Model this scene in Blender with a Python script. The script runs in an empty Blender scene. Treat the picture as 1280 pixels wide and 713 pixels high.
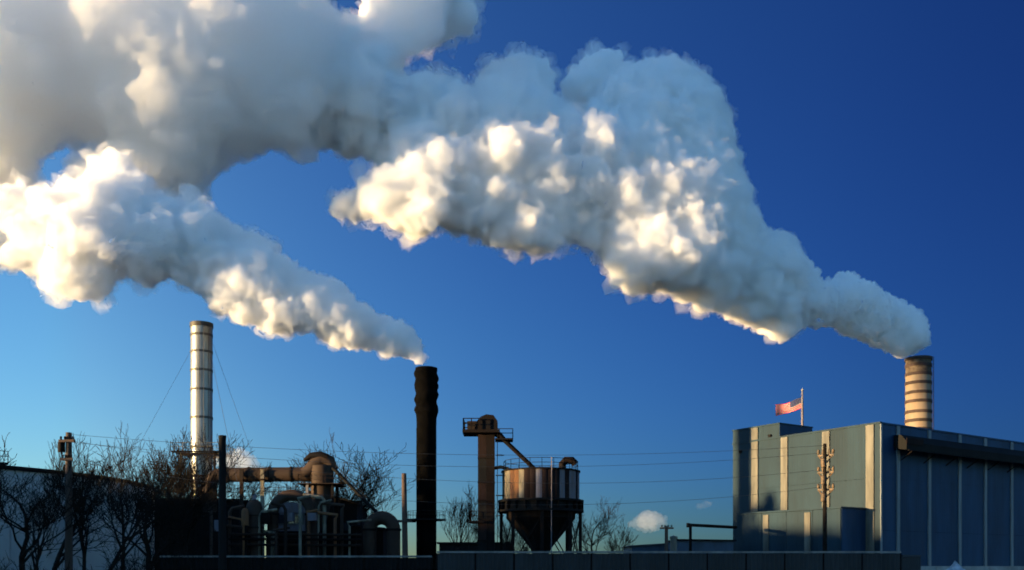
import bpy, bmesh, math, random
import numpy as np
from mathutils import Vector, Matrix, noise

# ------------------------------------------------------------------ camera
F, HY = 1180.0, 712.0            # focal length and horizon row, in pixels of a 1280 px wide frame
EYE = 1.7
sc = bpy.context.scene
col = sc.collection
cam_d = bpy.data.cameras.new('camera')
cam = bpy.data.objects.new('camera', cam_d); col.objects.link(cam)
cam.location = (0, 0, EYE); cam.rotation_euler = (math.radians(90), 0, 0)
cam_d.sensor_width = 36.0; cam_d.lens = 36.0 * F / 1280
cam_d.shift_y = (HY - 356.5) / 1280
cam_d.clip_start = 0.1; cam_d.clip_end = 20000
sc.camera = cam

# ------------------------------------------------------------------ light
SUN_AZ = math.atan2(-0.938, -0.346)       # compass-style: atan2(x, y) of the direction towards the sun
SUN_EL = math.radians(2.8)
sx, sy = math.sin(SUN_AZ), math.cos(SUN_AZ)
sdir = Vector((sx*math.cos(SUN_EL), sy*math.cos(SUN_EL), math.sin(SUN_EL)))
sun_d = bpy.data.lights.new('sun', 'SUN')
sun_d.energy = 5.0; sun_d.angle = math.radians(1.5); sun_d.color = (1.0, 0.70, 0.34)
sun = bpy.data.objects.new('sun', sun_d); col.objects.link(sun)
sun.rotation_euler = (-sdir).to_track_quat('-Z', 'Y').to_euler()
sun.location = (-200, -120, 60)

world = bpy.data.worlds.new('World'); sc.world = world; world.use_nodes = True
wn, wl = world.node_tree.nodes, world.node_tree.links
wn.clear()
sky = wn.new('ShaderNodeTexSky'); sky.sky_type = 'NISHITA'; sky.sun_disc = False
sky.sun_elevation = SUN_EL+math.radians(1.4); sky.sun_rotation = SUN_AZ
sky.altitude = 0; sky.air_density = 1.0; sky.dust_density = 0.0; sky.ozone_density = 4.0
def wmath(op, a, b=None, clamp=False):
    n = wn.new('ShaderNodeMath'); n.operation = op; n.use_clamp = clamp
    for i, x in enumerate((a, b)):
        if x is None: continue
        if isinstance(x, (int, float)): n.inputs[i].default_value = x
        else: wl.new(x, n.inputs[i])
    return n.outputs[0]
# the sky of a clear cold evening: bluer than the model's, and falling off smoothly from the sun's side to the far side
wtc = wn.new('ShaderNodeTexCoord'); wsp = wn.new('ShaderNodeSeparateXYZ'); wl.new(wtc.outputs['Generated'], wsp.inputs[0])
def wramp(fac, stops):
    r = wn.new('ShaderNodeValToRGB'); r.color_ramp.interpolation = 'B_SPLINE'; e = r.color_ramp.elements
    while len(e) < len(stops): e.new(0.5)
    for x, (p, c) in zip(e, stops): x.position = p; x.color = (*c, 1)
    wl.new(fac, r.inputs[0]); return r.outputs[0]
def wmul(a, b):
    m = wn.new('ShaderNodeMix'); m.data_type = 'RGBA'; m.blend_type = 'MULTIPLY'; m.inputs['Factor'].default_value = 1
    wl.new(a, m.inputs[6]); wl.new(b, m.inputs[7]); return m.outputs[2]
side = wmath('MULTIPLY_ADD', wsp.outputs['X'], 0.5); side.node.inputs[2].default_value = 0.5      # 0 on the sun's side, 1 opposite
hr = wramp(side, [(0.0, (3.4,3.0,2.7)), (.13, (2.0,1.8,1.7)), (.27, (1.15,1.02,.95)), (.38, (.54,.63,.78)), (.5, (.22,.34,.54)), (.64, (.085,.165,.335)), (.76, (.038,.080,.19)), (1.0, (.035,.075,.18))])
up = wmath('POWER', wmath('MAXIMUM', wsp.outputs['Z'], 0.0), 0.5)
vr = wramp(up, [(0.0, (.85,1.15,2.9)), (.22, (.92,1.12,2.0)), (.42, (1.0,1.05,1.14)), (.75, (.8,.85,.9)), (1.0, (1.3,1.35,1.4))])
# behind the camera and overhead the unseen sky is brightened to fill shaded sides
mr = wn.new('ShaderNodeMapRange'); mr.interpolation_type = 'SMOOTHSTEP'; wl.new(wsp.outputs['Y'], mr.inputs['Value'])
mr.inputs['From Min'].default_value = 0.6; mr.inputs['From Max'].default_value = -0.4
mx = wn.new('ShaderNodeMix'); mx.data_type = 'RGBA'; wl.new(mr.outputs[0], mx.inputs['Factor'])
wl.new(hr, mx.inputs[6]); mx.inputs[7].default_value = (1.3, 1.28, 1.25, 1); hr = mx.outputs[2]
bg = wn.new('ShaderNodeBackground'); bg.inputs['Strength'].default_value = 0.143
wo = wn.new('ShaderNodeOutputWorld')
hs = wn.new('ShaderNodeHueSaturation'); hs.inputs['Saturation'].default_value = 0.985; hs.inputs['Value'].default_value = 0.93
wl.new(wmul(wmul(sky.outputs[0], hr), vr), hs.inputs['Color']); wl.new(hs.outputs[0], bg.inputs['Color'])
wl.new(bg.outputs[0], wo.inputs['Surface'])

sc.view_settings.view_transform = 'Standard'; sc.view_settings.look = 'None'
sc.view_settings.exposure = 1.75; sc.view_settings.gamma = 1.0
sc.view_settings.use_curve_mapping = False
cy = sc.cycles
cy.use_denoising = True
try: cy.denoiser = 'OPENIMAGEDENOISE'
except Exception: pass
cy.use_adaptive_sampling = True; cy.adaptive_threshold = 0.13; cy.adaptive_min_samples = 20
cy.max_bounces = 22; cy.volume_bounces = 22; cy.diffuse_bounces = 3; cy.glossy_bounces = 3
cy.transparent_max_bounces = 64
cy.sample_clamp_indirect = 6; cy.use_light_tree = False
cy.filter_width = 1.8

# ------------------------------------------------------------------ helpers
def P(px, py, D):
    return Vector(((px-640)/F*D, D, EYE+(HY-py)/F*D))
def S(n, D): return n/F*D            # pixels -> metres at distance D

ORG = {}
def tag(o, label=None, cat=None, group=None, kind=None):
    if label: o['label'] = label
    if cat: o['category'] = cat
    if group: o['group'] = group
    if kind: o['kind'] = kind
    return o
def thing(name, loc, label, cat, group=None):
    o = bpy.data.objects.new(name, None); col.objects.link(o); o.location = loc
    o.empty_display_size = 0.5
    ORG[o] = Vector(loc)
    return tag(o, label, cat, group)

class MB:
    def __init__(s): s.v = []; s.f = []; s.m = []
    def add(s, vs, fs, mi=0):
        b = len(s.v); s.v += [tuple(p) for p in vs]
        s.f += [tuple(i+b for i in f) for f in fs]; s.m += [mi]*len(fs)
        return s
    def box(s, c, size, ax=None, mi=0):
        c = Vector(c); hx, hy, hz = size[0]/2, size[1]/2, size[2]/2
        X, Y, Z = ax if ax else (Vector((1,0,0)), Vector((0,1,0)), Vector((0,0,1)))
        vs = [c+X*(hx*i)+Y*(hy*j)+Z*(hz*k) for k in (-1,1) for j in (-1,1) for i in (-1,1)]
        return s.add(vs, [(0,2,3,1),(4,5,7,6),(0,1,5,4),(2,6,7,3),(0,4,6,2),(1,3,7,5)], mi)
    def tube(s, path, rad, n=8, caps=True, mi=0):
        path = [Vector(p) for p in path]; vs = []
        if not hasattr(rad, '__len__'): rad = [rad]*len(path)
        ref = None
        for i, p in enumerate(path):
            d = (path[min(i+1, len(path)-1)]-path[max(i-1, 0)])
            d = d.normalized() if d.length > 1e-9 else Vector((0,0,1))
            if ref is None: ref = Vector((1,0,0)) if abs(d.x) < .9 else Vector((0,1,0))
            a = (ref-d*ref.dot(d)); a.normalize(); b = d.cross(a); ref = a
            for k in range(n):
                t = 2*math.pi*k/n
                vs.append(p+(a*math.cos(t)+b*math.sin(t))*rad[i])
        fs = []
        for i in range(len(path)-1):
            for k in range(n):
                k2 = (k+1) % n
                fs.append((i*n+k, i*n+k2, (i+1)*n+k2, (i+1)*n+k))
        if caps:
            fs.append(tuple(range(n-1, -1, -1))); e = (len(path)-1)*n
            fs.append(tuple(range(e, e+n)))
        return s.add(vs, fs, mi)
    def lathe(s, c, prof, n=24, a0=0, a1=None, mi=0):
        c = Vector(c); full = a1 is None; a1 = a0+2*math.pi if full else a1
        m = n if full else n+1; vs = []
        for r, z in prof:
            for k in range(m):
                t = a0+(a1-a0)*k/n
                vs.append(c+Vector((r*math.cos(t), r*math.sin(t), z)))
        fs = []
        for i in range(len(prof)-1):
            for k in range(n):
                k2 = (k+1) % m
                fs.append((i*m+k, i*m+k2, (i+1)*m+k2, (i+1)*m+k))
        return s.add(vs, fs, mi)
    def build(s, name, mat, parent=None, loc=None, smooth=False, auto=None):
        org = ORG.get(parent, Vector((0,0,0))) if parent else Vector(loc or (0,0,0))
        me = bpy.data.meshes.new(name)
        me.from_pydata([(v[0]-org[0], v[1]-org[1], v[2]-org[2]) for v in s.v], [], s.f)
        mats = mat if isinstance(mat, (list, tuple)) else [mat]
        for m in mats: me.materials.append(m)
        if len(mats) > 1: me.polygons.foreach_set('material_index', s.m)
        if smooth: me.polygons.foreach_set('use_smooth', [True]*len(me.polygons))
        bm = bmesh.new(); bm.from_mesh(me); bmesh.ops.recalc_face_normals(bm, faces=bm.faces); bm.to_mesh(me); bm.free()
        if smooth and auto is not None:
            me.set_sharp_from_angle(angle=math.radians(auto))
        o = bpy.data.objects.new(name, me); col.objects.link(o)
        if parent: o.parent = parent
        else: o.location = org
        ORG[o] = org
        return o
def link_copy(me, name, parent, delta, rotz=0):
    o = bpy.data.objects.new(name, me); col.objects.link(o); o.parent = parent
    o.location = delta; o.rotation_euler.z = rotz; return o

# ------------------------------------------------------------------ materials
def mat(name, c, rough=.7, metal=0., var=.25, scale=.6, c2=None, stretch=(1,1,1), bump=.0, bscale=8, spec=.4, streak=0):
    m = bpy.data.materials.new(name); m.use_nodes = True
    n, l = m.node_tree.nodes, m.node_tree.links
    b = n['Principled BSDF']
    b.inputs['Roughness'].default_value = rough; b.inputs['Metallic'].default_value = metal
    b.inputs['Specular IOR Level'].default_value = spec
    tc = n.new('ShaderNodeNewGeometry'); mp = n.new('ShaderNodeMapping'); mp.inputs['Scale'].default_value = stretch
    l.new(tc.outputs['Position'], mp.inputs['Vector'])
    nz = n.new('ShaderNodeTexNoise'); nz.inputs['Scale'].default_value = scale
    nz.inputs['Detail'].default_value = 6; nz.inputs['Roughness'].default_value = .62
    l.new(mp.outputs[0], nz.inputs['Vector'])
    cr = n.new('ShaderNodeValToRGB')
    c2 = c2 or tuple(x*(1-var*1.6) for x in c)
    cr.color_ramp.elements[0].position = .36; cr.color_ramp.elements[1].position = .64
    cr.color_ramp.elements[0].color = (*c2, 1); cr.color_ramp.elements[1].color = (*tuple(x*(1+var*.4) for x in c), 1)
    l.new(nz.outputs['Fac'], cr.inputs['Fac']); l.new(cr.outputs['Color'], b.inputs['Base Color'])
    if bump:
        n2 = n.new('ShaderNodeTexNoise'); n2.inputs['Scale'].default_value = bscale; n2.inputs['Detail'].default_value = 4
        l.new(tc.outputs['Position'], n2.inputs['Vector'])
        bp = n.new('ShaderNodeBump'); bp.inputs['Strength'].default_value = bump; bp.inputs['Distance'].default_value = .05
        l.new(n2.outputs['Fac'], bp.inputs['Height']); l.new(bp.outputs[0], b.inputs['Normal'])
    return m
M = {}
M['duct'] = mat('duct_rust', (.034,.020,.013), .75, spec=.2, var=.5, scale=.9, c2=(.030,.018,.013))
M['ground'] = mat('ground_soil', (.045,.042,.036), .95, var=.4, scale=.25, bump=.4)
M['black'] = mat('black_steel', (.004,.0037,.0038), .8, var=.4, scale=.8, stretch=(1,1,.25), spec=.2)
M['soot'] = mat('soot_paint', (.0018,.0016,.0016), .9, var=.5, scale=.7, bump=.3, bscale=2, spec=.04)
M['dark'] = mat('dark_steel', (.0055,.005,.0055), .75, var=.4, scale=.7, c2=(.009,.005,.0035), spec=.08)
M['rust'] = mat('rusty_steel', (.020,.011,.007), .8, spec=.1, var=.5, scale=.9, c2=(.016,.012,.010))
M['galv'] = mat('galvanised_steel', (.28,.28,.265), .4, metal=.7, var=.25, scale=.9, stretch=(1.5,1.5,.18), c2=(.17,.16,.14))
M['galvdark'] = mat('weathered_band', (.09,.08,.07), .6, metal=.4, var=.3)
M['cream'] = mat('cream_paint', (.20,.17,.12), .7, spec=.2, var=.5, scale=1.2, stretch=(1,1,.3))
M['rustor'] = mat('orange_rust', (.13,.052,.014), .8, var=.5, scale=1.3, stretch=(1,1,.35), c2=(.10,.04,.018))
M['rustdk'] = mat('dark_rust', (.010,.0055,.0045), .8, spec=.08, var=.5, scale=1.3, stretch=(1,1,.35), c2=(.02,.012,.011))
M['pale'] = mat('pale_weathered_paint', (.12,.12,.145), .7, spec=.2, var=.5, scale=1.3, stretch=(1,1,.3), c2=(.13,.10,.10))
M['teal'] = mat('teal_cladding', (.0070,.0250,.0400), .6, var=.25, scale=.25, stretch=(1,1,.2), spec=.18)
M['navy'] = mat('blue_cladding', (.007,.038,.088), .6, var=.25, scale=.25, stretch=(1,1,.2), spec=.2)
M['white'] = mat('off_white_paint', (.12,.112,.092), .55, spec=.2, var=.3, scale=.8, stretch=(1,1,.2))
M['shaderib'] = mat('shaded_white_batten', (.14,.165,.18), .55, var=.25, scale=.8, stretch=(1,1,.2))  # white battens, with the blue-grey of the shaded face put into the colour
M['roof'] = mat('roof_felt', (.06,.062,.065), .9, var=.3)
M['concrete'] = mat('concrete', (.26,.255,.245), .9, var=.3, scale=.5, bump=.2)
M['brickc'] = mat('chimney_concrete', (.20,.16,.115), .85, spec=.15, var=.4, scale=.8, stretch=(1,1,.3), c2=(.22,.15,.10))
M['sooty'] = mat('sooty_concrete', (.11,.085,.06), .9, spec=.1, var=.5, scale=.9, c2=(.05,.035,.028))
M['brickb'] = mat('chimney_band', (.05,.03,.024), .85, var=.3)
M['tank'] = mat('tank_shell', (.34,.345,.335), .85, spec=.1, var=.35, scale=.22, stretch=(1,1,.6), c2=(.30,.31,.31))
M['bark'] = mat('bark', (.014,.011,.009), .95, var=.4, scale=3, spec=.1)
M['pole'] = mat('creosoted_wood', (.035,.026,.020), .9, var=.5, scale=1.5, stretch=(3,3,.3), c2=(.07,.04,.03))
M['fence'] = mat('fence_sheet', (.014,.017,.020), .7, var=.3, scale=.6, stretch=(1,1,.3))
M['fencecap'] = mat('fence_cap', (.16,.16,.155), .6, var=.3, scale=1.2)
M['wire'] = mat('cable', (.02,.02,.022), .6, var=.1)
M['glass'] = mat('window_glass', (.02,.025,.03), .08, var=.1, spec=.8)
M['insul'] = mat('porcelain_and_rust', (.11,.066,.033), .6, var=.4, scale=3)
M['flagred'] = mat('flag_red', (.46,.018,.028), .8, var=.1)
M['flagwhite'] = mat('flag_white', (.22,.215,.21), .8, var=.05)
M['flagblue'] = mat('flag_blue', (.012,.018,.075), .8, var=.1)
M['shed'] = mat('shed_blue_sheet', (.035,.060,.095), .7, var=.2, stretch=(1,1,.3))
M['gravel'] = mat('pale_gravel', (.34,.36,.39), .95, var=.3, scale=2, bump=.5)

def vol(name, dens, c=(1,1,1), g=0.0, absorb=None):
    m = bpy.data.materials.new(name); m.use_nodes = True
    n, l = m.node_tree.nodes, m.node_tree.links; n.clear()
    o = n.new('ShaderNodeOutputMaterial'); v = n.new('ShaderNodeVolumeScatter')
    v.inputs['Color'].default_value = (*c, 1); v.inputs['Density'].default_value = dens; v.inputs['Anisotropy'].default_value = g
    l.new(v.outputs[0], o.inputs['Volume'])
    return m

# ------------------------------------------------------------------ ground
g = MB()
N = 40
xs = [-9000*abs(1-2*i/N)**3*(1 if i < N/2 else -1) for i in range(N+1)]
vs = [(x, y+100, 0.0) for y in xs for x in xs]
fs = [(j*(N+1)+i, j*(N+1)+i+1, (j+1)*(N+1)+i+1, (j+1)*(N+1)+i) for j in range(N) for i in range(N)]
g.add(vs, fs)
tag(g.build('ground', M['ground']), 'dark bare soil of the factory yard', kind='structure')
#<PLANT>
rnd = random.Random(7)
Z = Vector((0,0,1))
def G(px, D, z=0.0): return Vector(((px-640)/F*D, D, z))
def zat(py, D): return EYE+(HY-py)/F*D
def railing(mb, pts, h=1.05, r=.03, post=1.2, closed=False):
    pts = [Vector(p) for p in pts]
    if closed: pts = pts+[pts[0]]
    for a, b in zip(pts[:-1], pts[1:]):
        n = max(1, int((b-a).length/post))
        for i in range(n+1):
            q = a.lerp(b, i/n); mb.box(q+Z*h/2, (r*2, r*2, h))
        for hh in (h, h*.55):
            mb.tube([a+Z*hh, b+Z*hh], r, 5)
def arc_pipe(c, R, r, a0, a1, n=14, ax=Vector((1,0,0))):
    return [Vector(c)+ax*(R*math.cos(a0+(a1-a0)*i/n))+Z*(R*math.sin(a0+(a1-a0)*i/n)) for i in range(n+1)]

# ---------------- the blue and teal factory building on the right
C0 = Vector((46.0, 118.0, 0)); U = Vector((-.5605, .8281, 0)); W = Vector((.8281, .5605, 0))
def fu(px): t = (px-640)/F; return (46-118*t)/(.5605+.8281*t)
def fw(px): t = (px-640)/F; return (118*t-46)/(.8281-.5605*t)
HB = zat(529.5, 118)                      # roof height
LU, LW = fu(916), 48.0
bld = thing('factory_building', C0, 'tall teal and navy metal clad factory building with pale vertical battens', 'building')
def slab(name, m, o, u0, u1, w0, w1, z0, z1, parent):
    c = C0+U*((u0+u1)/2)+W*((w0+w1)/2)+Z*((z0+z1)/2)
    return MB().box(c, (abs(u1-u0), abs(w1-w0), z1-z0), (U, W, Z)).build(name, m, parent)
slab('wall', M['dark'], None, .15, LU-.15, .15, LW-.15, 0, HB-.25, bld)
roof = slab('roof', M['roof'], None, .16, LU-.16, .16, LW-.16, HB-.245, HB-.1, bld)
slab('coping', M['teal'], None, -.12, LU+.05, -.12, .28, HB-.02, HB+.22, roof)
slab('coping', M['navy'], None, -.12, .28, .285, LW, HB-.02, HB+.18, roof)
def sheet(name, m, side, a0, a1, z0, z1, proud=.0, parent=None, pitch=.42, dep=.004):
    """a corrugated cladding sheet on the u-face (side 'u', normal -W) or w-face (side 'w', normal -U)"""
    A, Nn = (U, -W) if side == 'u' else (W, -U)
    n = max(2, int(round((a1-a0)/pitch))); mb = MB(); vs = []
    prof = []
    for i in range(n):
        x0 = a0+(a1-a0)*i/n; p = (a1-a0)/n
        prof += [(x0, 0), (x0+p*.55, 0), (x0+p*.65, dep), (x0+p*.9, dep)]
    prof.append((a1, 0))
    base = C0+Nn*(.0+proud)
    for x, d in prof:
        q = base+A*x+Nn*d; vs += [q+Z*z0, q+Z*z1]
    k = len(prof); fs = [(2*i, 2*i+2, 2*i+3, 2*i+1) for i in range(k-1)]
    b0 = base+A*a0-Nn*.14; b1 = base+A*a1-Nn*.14
    vs += [b0+Z*z0, b0+Z*z1, b1+Z*z0, b1+Z*z1]; e = 2*k
    fs += [(e, 0, 1, e+1), (2*k-2, e+2, e+3, 2*k-1), (e, e+1, e+3, e+2)]
    mb.add(vs, fs)
    return mb.build(name, m, parent)
def batten(m, side, a, wd, z0, z1, proud=.1, parent=None):
    A, Nn = (U, -W) if side == 'u' else (W, -U)
    c = C0+A*a+Nn*(proud/2+.02)+Z*((z0+z1)/2)
    mb = MB().box(c, (wd, proud+.12, z1-z0), (A, Nn, Z))
    return mb.build('batten', m, parent)
ub = [0.0]+[fu(p) for p in (1088, 1033, 981, 944)]+[LU]
seams = [0.0, 6.6, 13.2, HB]
for i in range(len(ub)-1):
    for z0, z1 in zip(seams[:-1], seams[1:]):
        sheet('panel', M['teal'], 'u', ub[i]+.02, ub[i+1]-.02, z0+.015, z1-.015, 0.0, bld)
for p, wd in ((1088, 1.15), (1033, 1.15), (981, 1.15), (944, 1.2)):
    batten(M['white'], 'u', fu(p), wd, 0.2, HB-.03, .1, bld)
wpx = [1122, 1161, 1199, 1231, 1264]
wb = [0.0]+[fw(p) for p in wpx]
stp = wb[-1]-wb[-2]
while wb[-1]+stp < LW: wb.append(wb[-1]+stp)
wb.append(LW)
for i in range(len(wb)-1):
    for z0, z1 in zip(seams[:-1], seams[1:]):
        sheet('panel', M['navy'], 'w', wb[i]+.02, wb[i+1]-.02, z0+.015, z1-.015, 0.0, bld)
for a in wb[1:-1]:
    batten(M['shaderib'], 'w', a, .62, .2, HB-.03, .09, bld)
batten(M['shaderib'], 'w', .18, .3, .2, HB-.03, .05, bld)
# raised roof block at the far end of the lit face
u0, u1 = fu(974), LU
DT = 118+.8281*u0
ZT = zat(528.5, DT)
blk = slab('roof_block', M['teal'], None, u0, u1-.1, .02, 7.0, HB-.09, ZT-.2, bld)
slab('side_cladding', M['navy'], None, u0-.06, u0-.003, .02, 7.0, HB+.23, ZT-.2, blk)
n = 3
for i in range(n):
    a0 = u0+(u1-u0)*i/n; a1 = u0+(u1-u0)*(i+1)/n
    sheet('cladding_sheet', M['teal'], 'u', a0+.02, a1-.02, HB+.23, ZT-.2, 0.0, blk)
slab('coping', M['teal'], None, u0-.12, u1+.05, -.12, 7.1, ZT-.195, ZT, blk)
batten(M['white'], 'u', fu(944)+.002, 1.2, HB+.225, ZT-.21, .1, blk)
for p, y in ((926, 565), (963, 545)):
    a = fu(p); D = 118+.8281*a
    MB().box(C0+U*a-W*.13+Z*zat(y, D), (.5, .2, .35), (U, W, Z)).build('wall_vent', M['dark'], bld)
# annex at the foot of the lit face
au0, au1 = fu(1084)+.2, fu(953)
D1 = 118+.8281*au0; an_z = zat(636, 121)
aw = 5.0
def aslab(name, m, a0, a1, w0, w1, z0, z1, parent):
    return slab(name, m, None, a0, a1, w0, w1, z0, z1, parent)
am = fu(1030)
ann = aslab('annex', M['dark'], au0+.1, au1-.1, -aw+.15, -.16, 0, an_z-.3, bld)
def asheet(side, a0, a1, m, z0, z1):
    if side == 'front':
        mb = MB(); k = max(2, int((a1-a0)/.42))
        for i in range(k):
            x0 = a0+(a1-a0)*i/k; x1 = a0+(a1-a0)*(i+1)/k
            mb.box(C0+U*((x0+x1)/2)-W*(aw-.02)+Z*((z0+z1)/2), ((x1-x0)*.985, .12+.015*(i % 2), z1-z0), (U, W, Z))
    else:
        mb = MB(); k = max(2, int((a1-a0)/.42))
        for i in range(k):
            x0 = a0+(a1-a0)*i/k; x1 = a0+(a1-a0)*(i+1)/k
            mb.box(C0+U*(au0+.02)+W*((x0+x1)/2)+Z*((z0+z1)/2), (.12+.015*(i % 2), (x1-x0)*.985, z1-z0), (U, W, Z))
    return mb.build('cladding_sheet', m, ann)
k = 4
for i in range(k):
    a0 = au0+(au1-au0)*i/k; a1 = au0+(au1-au0)*(i+1)/k
    asheet('front', a0+.03, a1-.03, M['teal'], 1.2, an_z-.25)
for i in range(2):
    asheet('side', -aw+.15+2.4*i, -aw+.15+2.4*i+2.36, M['navy'], 1.2, an_z-.25)
aslab('coping', M['teal'], au0-.15, au1+.1, -aw-.15, -.13, an_z-.22, an_z, ann)
for p in (1010, 958):
    # battens on the annex front
    t = (p-640)/F; a = (46-.8281*aw-(118-.5605*aw)*t)/(.5605+.8281*t)
    MB().box(C0+U*a-W*(aw+.1)+Z*(an_z/2), (.9, .14, an_z-1), (U, W, Z)).build('batten', M['white'], ann)
aslab('plinth', M['black'], au0+.05, au1-.05, -aw+.05, -.15, 0, 1.19, ann)
# covered gallery hung under the eave of the navy face
ga0, ga1 = fw(1116), LW
gal = MB()
prof = [(-.12, HB-2.9), (-1.9, HB-3.3), (-2.0, HB-2.3), (-1.2, HB-1.35), (-.12, HB-1.25)]
vs = []
for a in (ga0, ga1):
    vs += [C0+W*a+U*d+Z*z for d, z in prof]
m_ = len(prof)
gal.add(vs, [tuple(range(m_)), tuple(range(2*m_-1, m_-1, -1))]+[(i, (i+1) % m_, m_+(i+1) % m_, m_+i) for i in range(m_)])
gal_o = gal.build('eave_gallery', M['black'], bld)
mb = MB(); mb.box(C0+W*(ga0+1.6)-U*2.05+Z*(HB-2.2), (.06, 3.6, .8), (U, W, Z)); mb.build('end_hood', M['rustdk'], gal_o)
for i in range(9):
    a = ga0+1.5+i*(ga1-ga0-2)/8.5
    MB().tube([C0+W*a-U*1.85+Z*(HB-3.25), C0+W*a-U*.05+Z*(HB-4.4)], .07, 6).build('bracket', M['dark'], gal_o)
mb = MB(); mb.box(C0+W*((ga0+ga1)/2)-U*2.1+Z*(HB-3.35), (.16, ga1-ga0-.2, .12), (U, W, Z)); mb.build('gutter', M['dark'], gal_o)

# flagpole with flag
fp = C0+U*(u0+1.6)+W*5.2
t_ = (1003-640)/F
# slide along W so that it stands where the photograph shows it
w_ = ((118+.8281*(u0+1.6))*t_-(46-.5605*(u0+1.6)))/(.8281-.5605*t_)
fp = C0+U*(u0+1.6)+W*w_
fp.z = ZT
D_ = fp.y
pole = thing('flagpole', fp, 'white flagpole on the raised roof block of the factory', 'flagpole')
MB().tube([fp, fp+Z*(zat(489, D_)-ZT)], [.20, .13], 10).build('shaft', M['pale'], pole, smooth=True, auto=40)
MB().lathe(fp+Z*(zat(489, D_)-ZT+.16), [(0,-.2),(.14,-.14),(.2,0),(.14,.14),(0,.2)], 10).build('finial', M['flagwhite'], pole, smooth=True)
MB().lathe(fp, [(.36,0),(.36,.15),(.2,.3)], 12).build('base_collar', M['galvdark'], pole)
zt = zat(497, D_); fh = S(13.5, D_); fl = S(31, D_)
NX, NR = 26, 13
def flagp(i, j):
    s = i/NX; t = j/NR
    return Vector((fp.x-.15-fl*s*.94, fp.y-.35*math.sin(s*7.5)*s+1.6*s, zt-fh*t-s*S(9, D_)-S(1.5, D_)*math.sin(s*5)*s+.05*math.sin(t*3+s*8)))
mb = MB(); vs = [flagp(i, j) for j in range(NR+1) for i in range(NX+1)]
for j in range(NR):
    for i in range(NX):
        a = j*(NX+1)+i
        blue = (i < 11 and j < 7)
        mb.f.append((a, a+1, a+NX+2, a+NX+1)); mb.m.append(2 if blue else j % 2)
mb.v = [tuple(v) for v in vs]
fo = mb.build('flag', [M['flagred'], M['flagwhite'], M['flagblue']], None, loc=tuple(flagp(0, 0)), smooth=True)
tag(fo, 'red white and blue stars and stripes flag blowing left from the rooftop pole', 'flag')
st = MB()
for r in range(9):
    for c in range(6 if r % 2 == 0 else 5):
        fx = (.5+c+(.5 if r % 2 else 0))/6*11*.98; fy = (r+.6)/9*7*.97
        i0, j0 = int(fx), int(fy)
        q = flagp(fx, fy)+Vector((0, -.012, 0))
        st.add([q+Vector((.05*math.cos(k*math.pi/5+math.pi/2)*(1 if k % 2 == 0 else .42), 0, .05*math.sin(k*math.pi/5+math.pi/2)*(1 if k % 2 == 0 else .42))) for k in range(10)], [tuple(range(10))])
st.build('stars', M['flagwhite'], fo)

# ---------------- chimneys
def chimney(name, label, px, D, r_top, r_bot, ztop, bands, m_shell, m_band, secname='shell_section', bandh=.35, bandout=.07, smooth=True, soot=0):
    b = G(px, D); t = thing(name, b, label, 'chimney')
    zs = [0.0]+list(bands)+[ztop]
    rr = lambda z: r_bot+(r_top-r_bot)*z/ztop
    for z0, z1 in zip(zs[:-1], zs[1:]):
        MB().lathe(b, [(rr(z0)-.2, z0+.01), (rr(z0), z0+.01), (rr(z1), z1-.01), (rr(z1)-.2, z1-.01)], 40).build(secname, m_shell, t, smooth=True, auto=35)
    for o in t.children:
        if soot and o.name.startswith(secname) and max(v.co.z for v in o.data.vertices) > ztop-soot: o.data.materials[0] = M['sooty']
    for z in bands:
        R = rr(z)+bandout
        MB().lathe(b, [(R-.12, z-bandh/2), (R, z-bandh/2), (R, z+bandh/2), (R-.12, z+bandh/2), (R-.12, z-bandh/2)], 40).build('band', m_band, t, smooth=True, auto=35)
    MB().lathe(b, [(r_top-.28, ztop-2), (r_top-.28, ztop+.03), (r_top+bandout*1.6, ztop+.03), (r_top+bandout*1.6, ztop-.5), (r_top-.05, ztop-.5)], 40).build('rim', m_band, t, smooth=True, auto=35)
    MB().lathe(b, [(r_top-.29, ztop-1.9), (0, ztop-1.9)], 24).build('flue', M['soot'], t)
    return t
D = 170
bz = [zat(y, D) for y in (538, 527, 516, 503, 492, 480, 469, 458)]
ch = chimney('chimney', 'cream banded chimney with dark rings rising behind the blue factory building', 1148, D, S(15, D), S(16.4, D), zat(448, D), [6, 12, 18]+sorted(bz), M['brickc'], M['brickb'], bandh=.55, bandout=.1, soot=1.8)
b = G(1148, D); zt_ = zat(448, D)
mb = MB()
aa = math.radians(-40); q = Vector((math.cos(aa), math.sin(aa), 0)); R_ = S(16, D)+.25
for sgn in (-1, 1):
    e = b+q*R_+Vector((-q.y, q.x, 0))*.25*sgn; mb.box(e+Z*(zt_/2), (.06, .06, zt_))
zz = 1.0
while zz < zt_: mb.box(b+q*R_+Z*zz, (.05, .5, .05), (q, Vector((-q.y, q.x, 0)), Z)); zz += .6
mb.build('ladder', M['brickb'], ch)

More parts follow.
